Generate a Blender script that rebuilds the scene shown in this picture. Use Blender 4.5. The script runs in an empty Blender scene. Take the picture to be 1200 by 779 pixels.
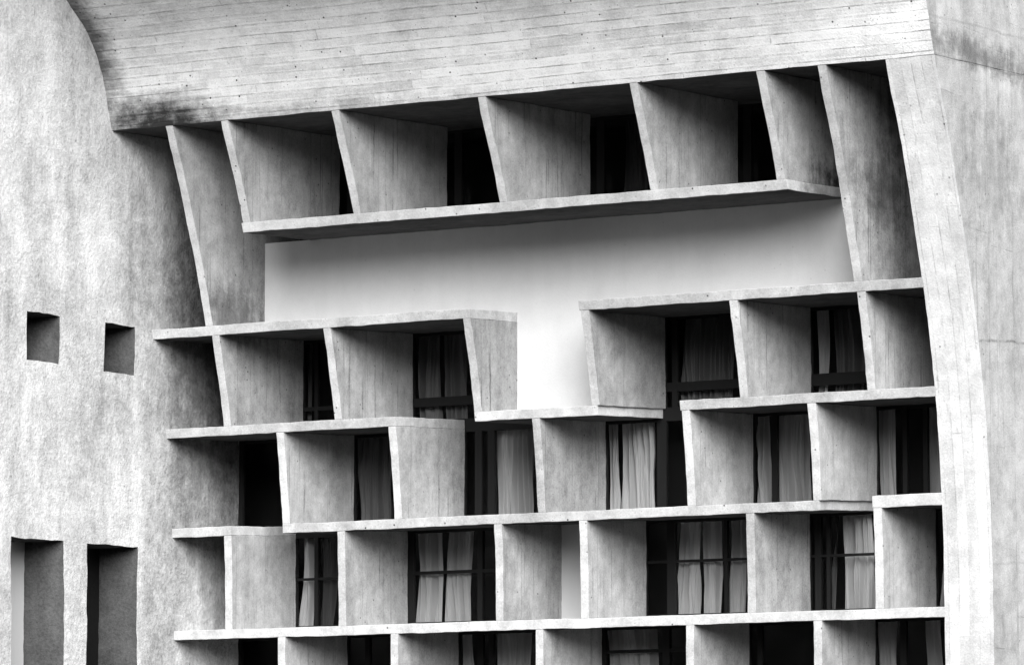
import bpy, math, random
from mathutils import Vector, noise
random.seed(7)
scene=bpy.context.scene
# ------------------------------------------------------------------ survey
FPX=5500.0; CX=600.0; CY=389.5
PIT=math.atan(655.5/FPX); TH=math.radians(28.8); TILT=0.064
CAM=Vector((0,0,1.6)); DIST=FPX/77.0
P0=Vector((0,DIST*math.cos(PIT),0))
UA=Vector((math.cos(TH),-math.sin(TH),0)); WA=Vector((math.sin(TH),math.cos(TH),0))
def ray(x,y):
    a=(x-CX)/FPX; b=-(y-CY)/FPX
    return Vector((a, math.cos(PIT)-b*math.sin(PIT), math.sin(PIT)+b*math.cos(PIT)))
O=CAM-P0
def onD(x,y,d):
    r=ray(x,y); t=(d-O.dot(WA))/r.dot(WA); p=O+r*t
    return p.dot(UA), p.z
def onU(x,y,u):
    r=ray(x,y); t=(u-O.dot(UA))/r.dot(UA); p=O+r*t
    return p.dot(WA), p.z
UR,_=onD(1108,772,0.0)
UR2,_=onD(1165,772,0.0)
UL,_=onD(204,748,0.0)
tab=[]
for (x,y) in [(1108,772),(1107,715),(1105,610),(1101,530),(1094,440),(1082,335),(1071,262),(1060,190),(1048,122),(1036,70)]:
    d,z=onU(x,y,UR); tab.append((z,-d))
dl,zl=onU(138,153,UL)
off=tab[-1][1]-(-dl)
for (x,y) in [(132,95),(123,55),(110,28),(92,0),(56,-40)]:
    d,z=onU(x,y,UL); tab.append((z-zl+tab[9][0],-d+off))
tab[0]=(tab[0][0],0.0)
def F0(z):
    if z<=tab[0][0]: return 0.0
    for i in range(len(tab)-1):
        if z<=tab[i+1][0]:
            a,b=tab[i],tab[i+1]; s=(z-a[0])/(b[0]-a[0]); return a[1]+s*(b[1]-a[1])
    a,b=tab[-2],tab[-1]; return b[1]+(z-b[0])*(b[1]-a[1])/(b[0]-a[0])
def F(z):
    return sum(F0(z+k*0.12) for k in range(-4,5))/9.0
def front(x,y):
    z=8.0
    for _ in range(25):
        u,z2=onD(x,y,-F(z)); z=0.5*z+0.5*z2
    return u,z
def lev(*pts):
    zs=[front(*p)[1] for p in pts]; return sum(zs)/len(zs)
Z0=lev((138,153),(1035,70))
Z1=lev((283,261),(915,211))
Z2=lev((188,384),(1080,327))
Z3=lev((203,502),(1098,453))
Z4=lev((325,612),(960,588))
Z5=lev((203,739),(1107,711))
Z6=Z5-(Z4-Z5)
TK=0.145; FT=0.135; B=1.88; WD=0.82
def fu(xt,yt,xb,yb):
    return 0.5*(front(xt,yt)[0]+front(xb,yb)[0])
# ------------------------------------------------------------------ shading
class NT:
    def __init__(s,name):
        s.mat=bpy.data.materials.new(name); s.mat.use_nodes=True
        s.t=s.mat.node_tree; s.t.nodes.clear()
        s.out=s.t.nodes.new('ShaderNodeOutputMaterial')
    def link(s,a,b): s.t.links.new(a,b)
    def setin(s,sock,v):
        if isinstance(v,bpy.types.NodeSocket): s.link(v,sock)
        else: sock.default_value=v
    def n(s,typ,ins={},**props):
        nd=s.t.nodes.new(typ)
        for k,v in props.items(): setattr(nd,k,v)
        for k,v in ins.items(): s.setin(nd.inputs[k],v)
        return nd
    def m(s,op,a,b=0.0,c=0.0,clamp=False):
        nd=s.t.nodes.new('ShaderNodeMath'); nd.operation=op; nd.use_clamp=clamp
        s.setin(nd.inputs[0],a); s.setin(nd.inputs[1],b); s.setin(nd.inputs[2],c)
        return nd.outputs[0]
    def mr(s,v,a,b,c,d,smooth=True):
        nd=s.n('ShaderNodeMapRange',{'Value':v,'From Min':a,'From Max':b,'To Min':c,'To Max':d})
        if smooth: nd.interpolation_type='SMOOTHSTEP'
        return nd.outputs['Result']
    def coords(s):
        g=s.n('ShaderNodeNewGeometry')
        sub=s.n('ShaderNodeVectorMath',operation='SUBTRACT'); s.link(g.outputs['Position'],sub.inputs[0]); sub.inputs[1].default_value=P0
        r=s.n('ShaderNodeVectorRotate',rotation_type='Z_AXIS'); s.link(sub.outputs[0],r.inputs['Vector']); r.inputs['Angle'].default_value=TH
        return r.outputs[0]
    def scaled(s,v,sc,loc=(0,0,0)):
        nd=s.n('ShaderNodeMapping'); s.link(v,nd.inputs['Vector']); nd.inputs['Scale'].default_value=sc; nd.inputs['Location'].default_value=loc
        return nd.outputs[0]
    def noise(s,v,scale,detail=4,rough=0.6):
        nd=s.n('ShaderNodeTexNoise',{'Vector':v,'Scale':scale,'Detail':detail,'Roughness':rough}); return nd.outputs['Fac']

def concrete(name,base,blotch=0.5,streak=0.4,grain=0.3,boards=None,bw=0.135,joints=0.0,stains_and_shade=(),bump=0.5,rnd=0.12,pits=0.6,dist=0.02,lineamt=0.45,stretch=(3.2,3.2,0.45),gsc=38.0,hj=(),lineh=1.0,tone=0.08,lite=0.0,gdet=2,cloud=0.0,med=0.0,lw=0.10,sn=0.6):
    s=NT(name); p=s.coords()
    n1=s.noise(p,0.9,3,0.65)
    n1b=s.noise(s.scaled(p,(1,1,1),(13,5,2)),4.0,5,0.75)
    n2=s.noise(s.scaled(p,stretch),1.0,4,0.7)
    n3=s.noise(p,gsc,gdet,0.7)
    def c(v,a):
        return s.m('MULTIPLY_ADD',v,2.0*a,-a)
    val=s.m('ADD',1.0,c(n1,blotch)); val=s.m('ADD',val,c(n1b,blotch*1.2)); val=s.m('ADD',val,c(n2,streak)); val=s.m('ADD',val,c(n3,grain))
    if med>0:
        n6=s.noise(s.scaled(p,(14,14,0.35),(5,9,1)),1.0,3,0.6)
        val=s.m('SUBTRACT',val,s.m('MULTIPLY',s.m('MULTIPLY',s.mr(n6,0.56,0.70,0.0,1.0),s.mr(n1,0.42,0.6,0.0,1.0)),med))
    if cloud>0:
        n5=s.noise(s.scaled(p,(0.8,0.8,0.16),(3,1,7)),1.0,3,0.55)
        val=s.m('ADD',val,c(n5,cloud))
    oi=s.n('ShaderNodeObjectInfo')
    if rnd>0: val=s.m('ADD',val,c(oi.outputs['Random'],rnd))
    sx=s.n('ShaderNodeSeparateXYZ'); s.link(p,sx.inputs[0])
    X,Y,Z=sx.outputs
    h=n3
    if boards:
        co,al=(Z,X) if boards=='h' else ((X,Z) if boards=='v' else (Y,Z))
        wob=s.m('MULTIPLY',s.noise(s.scaled(p,(0.35,0.35,0.35)),1.0,1,0.5),0.06)
        r=s.m('DIVIDE',s.m('ADD',co,wob),bw)
        row=s.m('FLOOR',r)
        wn=s.n('ShaderNodeTexWhiteNoise',{'W':row},noise_dimensions='1D').outputs['Value']
        al2=s.m('ADD',s.m('DIVIDE',al,2.9),s.m('MULTIPLY',wn,7.3))
        brd=s.m('FLOOR',al2)
        wn2=s.n('ShaderNodeTexWhiteNoise',{'W':s.m('ADD',s.m('MULTIPLY',brd,3.17),s.m('MULTIPLY',row,1.37))},noise_dimensions='1D').outputs['Value']
        pp=s.m('PINGPONG',r,0.5)
        ln=s.mr(pp,0.0,lw,1.0,0.0)
        bn=s.noise(s.scaled(p,(1.6,3,12) if boards=='h' else (7,3,0.7)),1.0,4,0.85)
        brk=s.mr(bn,0.40,0.60,0.0,1.0)
        brk=s.m('MULTIPLY',brk,s.mr(wn2,0.1,0.8,0.35,1.0))
        ln=s.m('MULTIPLY',ln,brk)
        pe=s.m('PINGPONG',al2,0.5)
        le=s.m('MULTIPLY',s.mr(pe,0.0,0.005,1.0,0.0),s.m('MULTIPLY',brk,0.8))
        ln=s.m('MAXIMUM',ln,le)
        val=s.m('ADD',val,c(wn2,tone)); val=s.m('SUBTRACT',val,s.m('MULTIPLY',ln,lineamt))
        if lite>0:
            l2=s.m('MULTIPLY',s.mr(s.m('ABSOLUTE',s.m('SUBTRACT',pp,0.2)),0.0,0.12,1.0,0.0),s.mr(bn,0.40,0.55,1.0,0.0))
            val=s.m('ADD',val,s.m('MULTIPLY',l2,lite))
            p2=s.m('PINGPONG',s.m('DIVIDE',s.m('ADD',Z,wob),0.0467),0.5)
            l3=s.m('MULTIPLY',s.mr(p2,0.0,0.16,1.0,0.0),s.mr(n2,0.52,0.66,0.0,0.22))
            val=s.m('SUBTRACT',val,l3)
        h=s.m('ADD',h,s.m('MULTIPLY',wn2,0.3*lineh)); h=s.m('SUBTRACT',h,s.m('MULTIPLY',ln,1.2*lineh))
    if joints>0:
        q=s.m('PINGPONG',s.m('DIVIDE',s.m('ADD',Y,s.m('MULTIPLY',oi.outputs['Random'],0.9)),0.86),0.5)
        jl=s.mr(q,0.0,0.016,1.0,0.0)
        jl=s.m('MULTIPLY',jl,s.mr(n1b,0.42,0.58,0.1,1.0))
        val=s.m('SUBTRACT',val,s.m('MULTIPLY',jl,joints))
    for (zz,am) in hj:
        q=s.m('ABSOLUTE',s.m('SUBTRACT',s.m('ADD',s.m('SUBTRACT',Z,s.m('MULTIPLY',Y,0.064)),s.m('MULTIPLY',n1,0.16)),zz+0.08))
        jl=s.m('MULTIPLY',s.mr(q,0.0,0.035,1.0,0.0),s.mr(n1b,0.38,0.56,0.15,1.0))
        val=s.m('SUBTRACT',val,s.m('MULTIPLY',jl,am))
    if pits>0:
        for (sc,lo,hi,th0,th1) in ((5.5,0.04,0.11,0.42,0.55),(15.0,0.05,0.2,0.47,0.62)):
            vo=s.n('ShaderNodeTexVoronoi',{'Vector':p,'Scale':sc}).outputs['Distance']
            pt=s.mr(vo,lo,hi,1.0,0.0)
            pt=s.m('MULTIPLY',pt,s.mr(n1 if sc<10 else n1b,th0,th1,0.0,1.0))
            val=s.m('SUBTRACT',val,s.m('MULTIPLY',pt,pits if sc<10 else pits*0.6))
    for (cc,rr,am) in stains_and_shade:
        mp=s.n('ShaderNodeVectorMath',operation='SUBTRACT'); s.link(p,mp.inputs[0]); mp.inputs[1].default_value=cc
        dv=s.n('ShaderNodeVectorMath',operation='DIVIDE'); s.link(mp.outputs[0],dv.inputs[0]); dv.inputs[1].default_value=rr
        ll=s.n('ShaderNodeVectorMath',operation='LENGTH'); s.link(dv.outputs[0],ll.inputs[0])
        le=s.m('ADD',ll.outputs['Value'],c(n1b,sn))
        le=s.m('ADD',le,c(n2,sn*0.8))
        k=s.mr(le,0.1,1.05,am,0.0)
        val=s.m('MULTIPLY',val,s.m('SUBTRACT',1.0,k))
    val=s.m('MULTIPLY',s.m('MAXIMUM',val,0.06),base)
    val=s.m('MINIMUM',val,0.88)
    cb=s.n('ShaderNodeCombineColor')
    for i in range(3): s.link(val,cb.inputs[i])
    bp=s.n('ShaderNodeBump',{'Strength':bump,'Distance':dist,'Height':h})
    b=s.n('ShaderNodeBsdfDiffuse',{'Color':cb.outputs[0],'Roughness':0.5,'Normal':bp.outputs[0]})
    s.link(b.outputs[0],s.out.inputs[0])
    return s.mat
def plain(name,v,rough=0.6,var=0.2,spec=0.3,transl=0.0):
    s=NT(name); p=s.coords()
    n=s.noise(s.scaled(p,(9,9,1.2)),1.0,3,0.6)
    val=s.m('MULTIPLY',s.m('ADD',1.0,s.m('MULTIPLY',s.m('SUBTRACT',n,0.5),2*var)),v)
    cb=s.n('ShaderNodeCombineColor')
    for i in range(3): s.link(val,cb.inputs[i])
    b=s.n('ShaderNodeBsdfPrincipled',{'Base Color':cb.outputs[0],'Roughness':rough})
    b.inputs['Specular IOR Level'].default_value=spec
    if transl>0:
        t=s.n('ShaderNodeBsdfTranslucent',{'Color':cb.outputs[0]})
        mx=s.n('ShaderNodeMixShader',{0:transl}); s.link(b.outputs[0],mx.inputs[1]); s.link(t.outputs[0],mx.inputs[2]); s.link(mx.outputs[0],s.out.inputs[0])
    else: s.link(b.outputs[0],s.out.inputs[0])
    return s.mat
def glass():
    s=NT('window_glass')
    t=s.n('ShaderNodeBsdfTransparent',{'Color':(0.90,0.90,0.90,1)})
    g=s.n('ShaderNodeBsdfGlossy',{'Color':(1,1,1,1),'Roughness':0.03})
    fr=s.n('ShaderNodeFresnel',{'IOR':1.15})
    mx=s.n('ShaderNodeMixShader'); s.link(fr.outputs[0],mx.inputs[0]); s.link(t.outputs[0],mx.inputs[1]); s.link(g.outputs[0],mx.inputs[2])
    s.link(mx.outputs[0],s.out.inputs[0]); return s.mat

f6u=fu(885,88,912,208); f7u=fu(953,78,1005,328); f1u=fu(190,150,245,378)
st_fin=[((f6u+FT,0.9,Z1+0.2),(0.4,1.6,0.55),0.97),((f7u+FT,0.1,Z1-0.1),(0.5,1.3,0.7),0.5),((f7u+FT,0.9,Z0-0.4),(0.5,1.2,0.9),0.6),((f1u+FT,-0.2,Z2+0.2),(0.4,1.6,0.6),0.5)]
M_FIN=concrete('fin_concrete',0.43,0.46,0.36,0.36,joints=0.4,stains_and_shade=st_fin,med=0.5,rnd=0.14,dist=0.014,pits=0.8)
M_SLAB=concrete('slab_concrete',0.60,0.42,0.12,0.28,pits=0.9,stains_and_shade=[((f6u+0.7,-0.2,Z1-0.1),(0.9,1.0,0.3),0.6)],dist=0.012)
M_SOF=concrete('soffit_concrete',0.11,0.5,0.2,0.25,pits=0.5)  # darker concrete copy for undersides, their shade put into the colour
st_can=[((UL+0.9,-2.2,Z0+0.05),(1.7,3.0,0.6),0.95),((UL-0.05,-3.0,Z0+1.2),(0.6,4.0,2.2),0.8),((UL+3,-2.2,Z0-0.1),(4.5,3.0,0.3),0.5)]
M_CAN=concrete('board_marked_concrete',0.76,0.32,0.20,0.28,boards='h',bw=0.14,stains_and_shade=st_can,pits=1.3,lineamt=0.50,rnd=0,lineh=0.7,stretch=(0.9,7,8),tone=0.10,lite=0.22,lw=0.11,sn=0.42)
M_PYL=concrete('pylon_concrete',0.70,0.26,0.22,0.26,boards='v',bw=0.16,lineamt=0.30,rnd=0,bump=0.35,lineh=0.5,med=0.2)
def sidez(x,y):
    d,z=onU(x,y,UR2); return z-0.064*d
s0d,s0z=onU(1150,62,UR2)
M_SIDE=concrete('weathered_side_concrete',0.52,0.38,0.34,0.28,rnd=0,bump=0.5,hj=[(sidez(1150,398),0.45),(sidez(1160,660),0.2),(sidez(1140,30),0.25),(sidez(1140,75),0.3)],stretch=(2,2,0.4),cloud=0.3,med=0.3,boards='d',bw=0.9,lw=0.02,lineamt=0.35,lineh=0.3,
   stains_and_shade=[((UR2,s0d+0.2,s0z-0.05),(1.0,3.0,0.34),0.55),((UR2,s0d+0.3,s0z-1.7),(1.0,1.2,1.3),0.25)])
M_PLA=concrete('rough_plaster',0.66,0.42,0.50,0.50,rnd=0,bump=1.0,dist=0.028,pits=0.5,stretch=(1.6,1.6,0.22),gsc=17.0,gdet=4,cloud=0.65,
   stains_and_shade=[((UL,1.8,Z1-1.0),(1,3.6,6.5),0.93)],sn=0.2)  # dark ellipse paints the shaded corner beside the fins into the plaster
M_PLD=concrete('shaded_reveal_plaster',0.11,0.5,0.5,0.5,rnd=0,bump=1.0,dist=0.02,pits=0.4,stretch=(2,2,.4),gsc=20.0)  # darker copy of the plaster: shade inside the openings put into its colour
M_WHT=concrete('white_plaster',0.76,0.06,0.07,0.04,rnd=0,bump=0.15,pits=0.12)
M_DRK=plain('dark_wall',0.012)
M_FRM=plain('dark_window_frame',0.014,0.5)
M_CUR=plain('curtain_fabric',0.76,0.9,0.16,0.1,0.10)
M_CUR1=plain('shaded_curtain_fabric',0.26,0.9,0.16,0.1,0.10)  # same fabric as the pale curtains, shade put into a darker colour
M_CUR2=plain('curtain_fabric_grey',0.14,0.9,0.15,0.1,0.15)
M_PAN=plain('white_panel',0.80,0.8,0.04)
M_GLS=glass()
# ------------------------------------------------------------------ mesh helpers
def jit(p):
    a=noise.noise_vector(p*1.1)*0.009; b=noise.noise_vector(p*6.0+Vector((7,3,1)))*0.009
    return p+a+b
def mkobj(name,verts,faces,mat,parent,base,bevel=0.0,label=None,side=None,under=None):
    base=Vector(base)
    me=bpy.data.meshes.new(name); me.from_pydata([tuple(Vector(v)-base) for v in verts],[],faces); me.validate(); me.update()
    ob=bpy.data.objects.new(name,me); scene.collection.objects.link(ob)
    ob.location=base
    if parent is not None: ob.parent=parent[0]; ob.location=base-parent[1]
    me.materials.append(mat)
    if side:
        me.materials.append(side)
        for pl in me.polygons:
            if abs(pl.normal.x)>0.8: pl.material_index=len(me.materials)-1
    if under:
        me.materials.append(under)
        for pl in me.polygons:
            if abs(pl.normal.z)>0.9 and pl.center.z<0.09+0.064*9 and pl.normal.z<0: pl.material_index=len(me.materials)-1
    if bevel>0:
        b=ob.modifiers.new('bevel','BEVEL'); b.width=bevel; b.segments=2; b.limit_method='ANGLE'; b.angle_limit=math.radians(40)
    if label: ob['label']=label
    return ob
def lattice(fn,nx,ny,nz,jitter=True):
    idx={}; vs=[]; fs=[]
    def V(i,j,k):
        if (i,j,k) not in idx:
            p=Vector(fn(i/nx,j/ny,k/nz)); idx[(i,j,k)]=len(vs); vs.append(jit(p) if jitter else p)
        return idx[(i,j,k)]
    for j in range(ny):
        for k in range(nz):
            fs.append((V(0,j,k),V(0,j,k+1),V(0,j+1,k+1),V(0,j+1,k)))
            fs.append((V(nx,j,k),V(nx,j+1,k),V(nx,j+1,k+1),V(nx,j,k+1)))
    for i in range(nx):
        for k in range(nz):
            fs.append((V(i,0,k),V(i+1,0,k),V(i+1,0,k+1),V(i,0,k+1)))
            fs.append((V(i,ny,k),V(i,ny,k+1),V(i+1,ny,k+1),V(i+1,ny,k)))
    for i in range(nx):
        for j in range(ny):
            fs.append((V(i,j,0),V(i,j+1,0),V(i+1,j+1,0),V(i+1,j,0)))
            fs.append((V(i,j,nz),V(i+1,j,nz),V(i+1,j+1,nz),V(i,j+1,nz)))
    return vs,fs
def boxes(lst):
    vs=[];fs=[]
    for (x0,x1,y0,y1,z0,z1) in lst:
        o=len(vs)
        vs+=[(x,y,z) for x in (x0,x1) for y in (y0,y1) for z in (z0,z1)]
        for f in [(0,1,3,2),(4,6,7,5),(0,4,5,1),(2,3,7,6),(0,2,6,4),(1,5,7,3)]: fs.append(tuple(a+o for a in f))
    return vs,fs
def empty(name,baseU,baseD):
    e=bpy.data.objects.new(name,None); e.empty_display_size=1.0; scene.collection.objects.link(e)
    w=P0+UA*baseU+WA*baseD; e.location=w; e.rotation_euler=(0,0,-TH)
    return (e,Vector((baseU,baseD,0)))
BLD=empty('concrete_building',0,0)
BLD[0]['label']='raw concrete building front with deep egg-crate sunshade grid and curved canopy'
BLD[0]['category']='building'
WING=empty('plastered_wing',UL,-3)
WING[0]['label']='rough plastered grey wing wall with small square and tall narrow openings'
WING[0]['category']='building'

def fin(u,zb,zt,back=B,label=None):
    def fn(a,b,c):
        zf=zb+(zt-zb)*c; d0=-F(zf); d=d0+(back-d0)*b
        return (u+FT*a, d, zf+TILT*(d-d0))
    nz=max(8,int((zt-zb)/0.11)); vs,fs=lattice(fn,1,14,nz)
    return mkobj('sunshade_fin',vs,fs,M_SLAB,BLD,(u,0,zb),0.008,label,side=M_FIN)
def slab(u0,u1,zt,back=B,th=TK,label=None):
    def fn(a,b,c):
        zf=zt-th+th*c; d0=-F(zf); d=d0+(back-d0)*b
        return (u0+(u1-u0)*a, d-0.004*(1-b), zf+TILT*(d-d0))
    nx=max(4,int((u1-u0)/0.10)); vs,fs=lattice(fn,nx,12,1)
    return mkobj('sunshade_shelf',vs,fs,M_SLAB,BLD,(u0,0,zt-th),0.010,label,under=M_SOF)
# fins ----------------------------------------------------------------
f1=f1u; f2=fu(257,148,287,258); f3=fu(388,137,415,247); f4=fu(558,122,588,234); f5=fu(735,104,765,218)
TB=B-0.45
fin(f1,Z2,Z0,label='tall slanting fin beside the plastered wall')
for u in (f2,f3,f4,f5): fin(u,Z1,Z0,back=TB)
fin(f6u,Z1,Z0,label='fin with black water stain at its foot'); fin(f7u,Z2,Z0,label='tall slanting fin beside the pylon')
A=[fu(248,395,262,495),fu(380,385,391,490),fu(543,372,554,478),fu(680,362,693,475),fu(853,350,868,460),fu(1003,342,1017,453)]
Bf=[fu(324,512,331,610),fu(455,500,462,603),fu(623,492,631,598),fu(799,480,805,588),fu(945,473,954,583)]
C=[fu(262,630,264,735),fu(395,624,397,727),fu(579,615,581,721),fu(678,611,681,718),fu(873,602,877,712),fu(1023,592,1026,709)]
D=[fu(325,752,326,779),fu(457,748,458,779),fu(627,742,628,779),fu(803,736,804,779),fu(953,730,954,779)]
for u in A: fin(u,Z3,Z2-TK)
for u in Bf: fin(u,Z4,Z3-TK)
for u in C: fin(u,Z5,Z4-TK)
for u in D: fin(u,Z6,Z5-TK)
# shelves -------------------------------------------------------------
slab(f2-0.03,f6u+FT+0.02,Z1,label='long shelf overhanging the white wall')
slab(UL-0.1,A[2]+FT,Z2); slab(A[3]-0.02,UR+0.02,Z2)
slab(UL-0.1,Bf[1]+FT,Z3); slab(A[2],front(700,478)[0],Z3); slab(Bf[3]-0.02,UR+0.02,Z3)
slab(UL-0.1,C[0]+FT,Z4); slab(Bf[0],front(960,589)[0],Z4); slab(C[5]-0.01,UR+0.02,Z4+0.03,th=TK+0.03)
slab(UL-0.1,UR+0.02,Z5); slab(UL-0.1,UR+0.02,Z6)
# canopy ---------------------------------------------------------------
ZT=Z0+4.2
def fn(a,b,c):
    zf=Z0+(ZT-Z0)*c; d0=-F(zf)-0.01; d=d0+(B+3-d0)*b
    k=max(0,1-c*6)
    return (UL-0.05+(UR2-UL+0.05)*a, d, zf+TILT*(d-d0)*(k))
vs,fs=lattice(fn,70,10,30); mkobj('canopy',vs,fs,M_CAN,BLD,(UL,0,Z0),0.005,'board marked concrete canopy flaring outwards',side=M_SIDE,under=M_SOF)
# pylon ------------------------------------------------------------------
def fn(a,b,c):
    zf=-0.0+(Z0)*c; d0=-F(zf); d=d0+(6-d0)*b
    return (UR+(UR2-UR)*a, d, zf+TILT*(d-d0)*max(0,(c-0.8)/0.2)-0.001)
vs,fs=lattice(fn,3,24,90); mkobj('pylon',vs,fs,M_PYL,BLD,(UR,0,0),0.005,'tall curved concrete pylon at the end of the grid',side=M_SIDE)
# white wall -----------------------------------------------------------
zt=Z1-TK+TILT*(WD+F(Z1)); zm=Z2+TILT*(WD+F(Z2)); zb=Z3+TILT*(WD+F(Z3))
pts=[(f1+FT,zm),(A[2]+FT,zm),(A[2]+FT,zb),(A[3],zb),(A[3],zm),(f7u,zm),(f7u,zt),(f1+FT,zt)]
vs=[(u,WD,z) for u,z in pts]+[(u,WD+0.2,z) for u,z in pts]; n=8
fs=[tuple(range(n)),tuple(range(2*n-1,n-1,-1))]+[(i,i+n,(i+1)%n+n,(i+1)%n) for i in range(n)]
mkobj('white_wall',vs,fs,M_WHT,BLD,(f1,WD,zb),0,'smooth white plastered wall under the long shelf')
# core / base -----------------------------------------------------------
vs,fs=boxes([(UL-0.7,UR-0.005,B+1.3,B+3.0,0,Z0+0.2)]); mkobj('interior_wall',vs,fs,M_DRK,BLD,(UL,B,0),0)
vs,fs=boxes([(UL+0.005,UR-0.005,0.3,B+1.29,0,Z6-TK-0.01)]); mkobj('base_wall',vs,fs,M_SLAB,BLD,(UL,0.3,0),0)
# windows --------------------------------------------------------------
def window(u0,u1,z0,z1,ymid,mulls=(),bars=(),curt=(),panel=(),cm=None):
    e=bpy.data.objects.new('window',None); scene.collection.objects.link(e); e.parent=BLD[0]; e.location=(u0,B,z0)
    par=(e,Vector((u0,B,z0)))
    y0=B+0.006; L=[]
    fw=0.065
    L+=[(u0,u0+fw,y0,y0+.09,z0,z1),(u1-fw,u1,y0,y0+.09,z0,z1),(u0+fw,u1-fw,y0+.003,y0+.086,z0,z0+fw+.03),(u0+fw,u1-fw,y0+.003,y0+.086,z1-fw-.05,z1)]
    for (x,w) in mulls:
        u=onD(x,ymid,B)[0]
        if u0+fw<u<u1-fw: L.append((u-w/2,u+w/2,y0+.005,y0+.084,z0+fw+.03,z1-fw-.05))
    for (yy,w) in bars:
        zz=z0+(z1-z0)*yy
        L.append((u0+fw,u1-fw,y0+.012,y0+.07,zz-w/2,zz+w/2))
    vs,fs=boxes(L); mkobj('frame',vs,fs,M_FRM,par,(u0,B,z0))
    vs,fs=boxes([(u0+fw-.01,u1-fw+.01,y0+.04,y0+.046,z0+.05,z1-.05)]); mkobj('glass_pane',vs,fs,M_GLS,par,(u0,B,z0))
    CD=0.24
    for it in curt:
        x0,x1=it[0],it[1]; dens=it[2] if len(it)>2 else 1.0; mt=it[3] if len(it)>3 else (cm or M_CUR)
        a=max(u0+.02,onD(x0,ymid,B+CD)[0]); b=min(u1-.02,onD(x1,ymid,B+CD)[0])
        if b-a<0.05: continue
        nu=max(8,int((b-a)/0.006)); nz=12; vs=[];fs=[]; ph=random.random()*50
        sl_=random.uniform(-0.04,0.04); cr=random.uniform(-0.03,0.03)
        for k in range(nz+1):
            c=k/nz; z=z0+0.02+(z1-z0-0.04)*c
            for i in range(nu+1):
                u=a+(b-a)*i/nu
                q=u+0.03*noise.noise(Vector((u*3,z*1.5,ph)))
                w=(abs(noise.noise(Vector((q*11*dens+ph,z*0.35,0))))*2-0.5)*0.16+abs(noise.noise(Vector((q*26*dens+ph,z*0.5,3))))*0.08
                vs.append((u+sl_*(c-0.5)+cr*math.sin(c*3.14),B+CD+w,z))
        for k in range(nz):
            for i in range(nu):
                q=k*(nu+1)+i; fs.append((q,q+1,q+nu+2,q+nu+1))
        ob=mkobj('curtain',vs,fs,mt,par,(a,B+CD,z0))
        for pl in ob.data.polygons: pl.use_smooth=True
    for (x0,x1) in panel:
        a=onD(x0,ymid,B)[0]; b=min(u1-h,onD(x1,ymid,B)[0])
        vs,fs=boxes([(a,b,B-.03,B+.003,z0+.08,z1-.08)]); mkobj('panel',vs,fs,M_PAN,par,(a,B,z0),label='plain white infill panel')
def bz(z): return z-TK/2+TILT*(B+F(z))
h=FT/2
G=M_CUR2
zc=bz(Z0)+0.15
# top row
zs=bz(Z1)
window(UL,f1+h,bz(Z2),zc,200)
window(f1+h,f2+h,zs,zc,200)
window(f2+h,f3+h,zs,zc,200,mulls=[(372,.09)])
window(f3+h,f4+h,zs,zc,200,mulls=[(527,.09)])
window(f4+h,f5+h,zs,zc,200,mulls=[(697,.09)],curt=[(732,760,1,G)])
window(f5+h,f6u+h,zs,zc,180,mulls=[(872,.09)])
window(f6u+h,f7u+h,zs,zc,180)
window(f7u+h,UR,bz(Z2),zc,180)
# row A
r=(bz(Z3),bz(Z2))
window(UL,A[0]+h,*r,440)
window(A[0]+h,A[1]+h,*r,440,mulls=[(370,.06)],bars=[(0.25,.06)],curt=[(348,366,1,G)])
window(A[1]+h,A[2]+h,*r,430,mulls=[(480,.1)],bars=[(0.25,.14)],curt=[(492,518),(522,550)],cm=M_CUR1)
window(A[2]+h,A[3]+h,*r,430)
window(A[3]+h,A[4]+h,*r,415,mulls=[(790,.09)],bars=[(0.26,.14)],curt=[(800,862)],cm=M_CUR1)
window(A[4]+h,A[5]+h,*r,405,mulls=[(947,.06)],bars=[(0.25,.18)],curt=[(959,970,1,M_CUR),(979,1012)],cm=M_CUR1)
window(A[5]+h,UR,*r,400)
# row B
r=(bz(Z4),bz(Z3))
window(UL,Bf[0]+h,*r,560)
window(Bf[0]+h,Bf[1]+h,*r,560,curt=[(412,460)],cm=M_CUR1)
window(Bf[1]+h,Bf[2]+h,*r,555,mulls=[(560,.12),(575,.12)],curt=[(500,553),(585,625)])
window(Bf[2]+h,Bf[3]+h,*r,550,mulls=[(775,.16)],curt=[(700,726),(730,768)])
window(Bf[3]+h,Bf[4]+h,*r,540,mulls=[(907,.09)],curt=[(860,902),(913,950)])
window(Bf[4]+h,UR,*r,535,mulls=[(1060,.07),(1084,.07)],curt=[(1015,1052),(1088,1105)])
# row C
r=(bz(Z5),bz(Z4))
window(UL,C[0]+h,*r,680)
window(C[0]+h,C[1]+h,*r,675,mulls=[(370,.07)],bars=[(0.52,.04)],curt=[(350,366),(376,392,1,G)])
window(C[1]+h,C[2]+h,*r,670,mulls=[(480,.13),(562,.09)],bars=[(0.54,.05)],curt=[(489,520),(523,555)])
window(C[2]+h,C[3]+h,*r,665,panel=[(620,700)])
window(C[3]+h,C[4]+h,*r,665,mulls=[(786,.14),(850,.05)],bars=[(0.56,.04)],curt=[(796,822),(825,845),(856,875)])
window(C[4]+h,C[5]+h,*r,655,mulls=[(958,.1),(970,.05)],bars=[(0.56,.04)],curt=[(975,982,1,G),(990,1024)])
window(C[5]+h,UR,*r,650,curt=[(1088,1110)])
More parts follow.
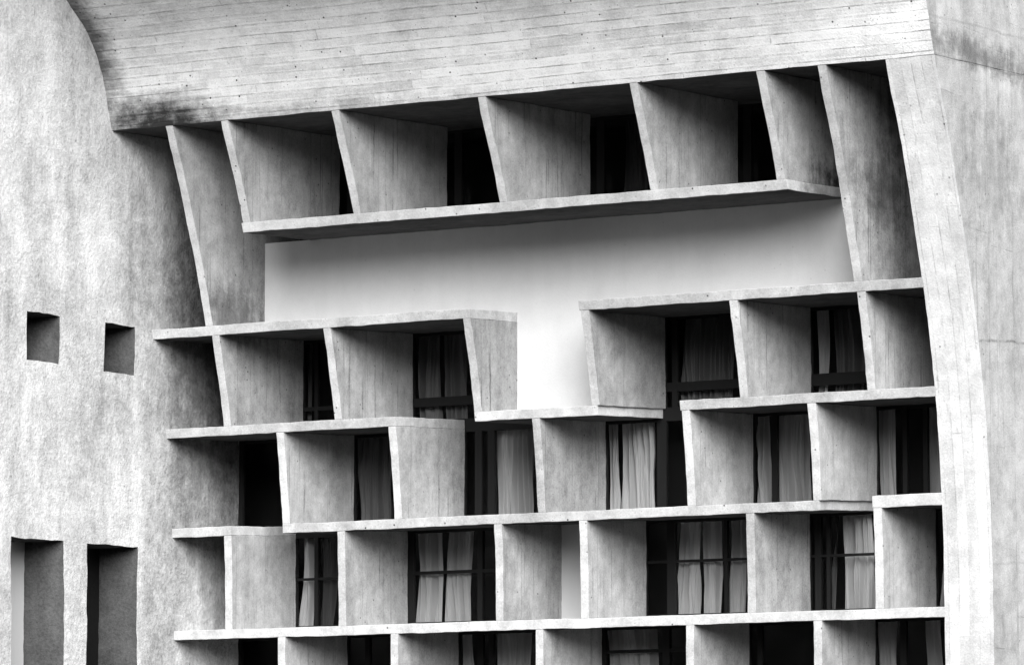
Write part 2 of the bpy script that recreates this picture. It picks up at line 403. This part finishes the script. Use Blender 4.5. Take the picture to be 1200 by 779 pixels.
# row D
r=(bz(Z6),bz(Z5))
window(UL,D[0]+h,*r,765)
window(D[0]+h,D[1]+h,*r,765,mulls=[(430,.08)])
window(D[1]+h,D[2]+h,*r,765,mulls=[(562,.1),(575,.08)],curt=[(530,556),(585,625)])
window(D[2]+h,D[3]+h,*r,765,mulls=[(706,.08),(780,.12)],curt=[(714,768)],bars=[(0.72,.05)])
window(D[3]+h,D[4]+h,*r,760,mulls=[(890,.08)])
window(D[4]+h,UR,*r,760,mulls=[(1058,.1)],curt=[(1025,1052),(1088,1105)])
# ------------------------------------------------------------------ wing wall with openings
d1,z1_=onU(32,364,UL); d2,z2_=onU(123,378,UL)
SH=(z2_-z1_)/(d2-d1)
holes=[]
for (x0,y0,x1,y1) in [(32,364,69,421),(123,378,158,435),(14,629,74,900),(102,636,161,900)]:
    da,za=onU(x0,y0,UL); db,zb_=onU(x0,y1,UL); dc,_=onU(x1,(y0+min(y1,779))/2,UL)
    holes.append((da,dc,zb_-SH*da,za-SH*da))
DF=-10.0; DB=B-0.01
def lines(lo,hi,step,extra):
    L=set(round(e,4) for e in extra if lo<e<hi)|{lo,hi}
    v=lo+step
    while v<hi:
        if all(abs(v-e)>step*0.4 for e in L): L.add(round(v,4))
        v+=step
    return sorted(L)
xs=lines(DF,DB,0.11,[h_[0] for h_ in holes]+[h_[1] for h_ in holes])
zs=lines(-1.5,ZT+1.0,0.13,[h_[2] for h_ in holes]+[h_[3] for h_ in holes])
WT=0.72
vs=[];fs=[];idx={}
def inh(a,b):
    for h_ in holes:
        if h_[0]<a<h_[1] and h_[2]<b<h_[3]: return True
    return False
def V(i,j,k):
    key=(i,j,k)
    if key not in idx:
        d=xs[i]; z=zs[j]+SH*d
        q=Vector((0,d,z))
        r1=noise.noise(q*0.5)*0.04+noise.noise(q*1.7+Vector((5,5,5)))*0.016+noise.noise(q*5.0)*0.007
        jd=noise.noise(q*5+Vector((9,1,4)))*0.02; jz=noise.noise(q*5+Vector((2,8,6)))*0.02
        u=UL+r1 if k==0 else UL-WT
        idx[key]=len(vs); vs.append((u,d+jd,z+jz))
    return idx[key]
nx=len(xs)-1; nz=len(zs)-1
cell=[[not inh((xs[i]+xs[i+1])/2,(zs[j]+zs[j+1])/2) for j in range(nz)] for i in range(nx)]
for i in range(nx):
    for j in range(nz):
        if not cell[i][j]: continue
        fs.append((V(i,j,0),V(i+1,j,0),V(i+1,j+1,0),V(i,j+1,0)))
        fs.append((V(i,j,1),V(i,j+1,1),V(i+1,j+1,1),V(i+1,j,1)))
        if i==0 or not cell[i-1][j]: fs.append((V(i,j,0),V(i,j+1,0),V(i,j+1,1),V(i,j,1)))
        if i==nx-1 or not cell[i+1][j]: fs.append((V(i+1,j,0),V(i+1,j,1),V(i+1,j+1,1),V(i+1,j+1,0)))
        if j==0 or not cell[i][j-1]: fs.append((V(i,j,0),V(i,j,1),V(i+1,j,1),V(i+1,j,0)))
        if j==nz-1 or not cell[i][j+1]: fs.append((V(i,j+1,0),V(i+1,j+1,0),V(i+1,j+1,1),V(i,j+1,1)))
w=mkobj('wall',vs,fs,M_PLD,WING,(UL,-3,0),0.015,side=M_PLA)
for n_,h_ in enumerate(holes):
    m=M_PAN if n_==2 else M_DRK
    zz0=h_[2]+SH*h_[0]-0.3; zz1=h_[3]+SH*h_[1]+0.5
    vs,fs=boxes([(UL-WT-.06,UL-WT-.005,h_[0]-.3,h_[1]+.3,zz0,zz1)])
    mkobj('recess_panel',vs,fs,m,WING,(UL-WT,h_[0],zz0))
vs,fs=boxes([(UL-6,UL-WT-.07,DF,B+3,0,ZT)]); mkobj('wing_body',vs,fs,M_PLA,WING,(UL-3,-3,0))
# ------------------------------------------------------------------ ground
gm=concrete('dusty_ground',0.06,0.4,0.0,0.3,rnd=0,pits=0,stretch=(1,1,1))
me=bpy.data.meshes.new('ground'); S=3000; me.from_pydata([(-S,-S,0),(S,-S,0),(S,S,0),(-S,S,0)],[],[(0,1,2,3)])
g=bpy.data.objects.new('ground',me); scene.collection.objects.link(g); me.materials.append(gm); g['kind']='structure'; g['label']='flat dark grassy ground around the building'; g['category']='ground'
# ------------------------------------------------------------------ light
sd=(-WA*0.80+UA*0.50+Vector((0,0,0.46))).normalized()
el=math.asin(sd.z); az=math.atan2(sd.x,sd.y)
wd=bpy.data.worlds.new('World'); scene.world=wd; wd.use_nodes=True
nt=wd.node_tree; nt.nodes.clear()
o=nt.nodes.new('ShaderNodeOutputWorld'); bg=nt.nodes.new('ShaderNodeBackground'); sk=nt.nodes.new('ShaderNodeTexSky'); bw=nt.nodes.new('ShaderNodeRGBToBW')
sk.sky_type='NISHITA'; sk.sun_disc=False; sk.sun_elevation=el; sk.sun_rotation=az; sk.air_density=1.5; sk.dust_density=4.0
nt.links.new(sk.outputs[0],bw.inputs[0]); nt.links.new(bw.outputs[0],bg.inputs[0]); nt.links.new(bg.outputs[0],o.inputs[0]); bg.inputs[1].default_value=0.05
sl=bpy.data.lights.new('sun','SUN'); sl.energy=5.0; sl.angle=math.radians(44); sl.color=(1,1,1)
so=bpy.data.objects.new('sun',sl); scene.collection.objects.link(so); so.rotation_euler=(-sd).to_track_quat('-Z','Y').to_euler(); so.location=P0+sd*60
# ------------------------------------------------------------------ camera
cd=bpy.data.cameras.new('camera'); cd.sensor_width=36; cd.lens=36*FPX/1200; cd.clip_end=6000; cd.clip_start=0.5
co=bpy.data.objects.new('camera',cd); scene.collection.objects.link(co); co.location=CAM; co.rotation_euler=(math.radians(90)+PIT,0,0)
scene.camera=co
scene.view_settings.view_transform='Standard'; scene.view_settings.look='None'; scene.view_settings.exposure=0
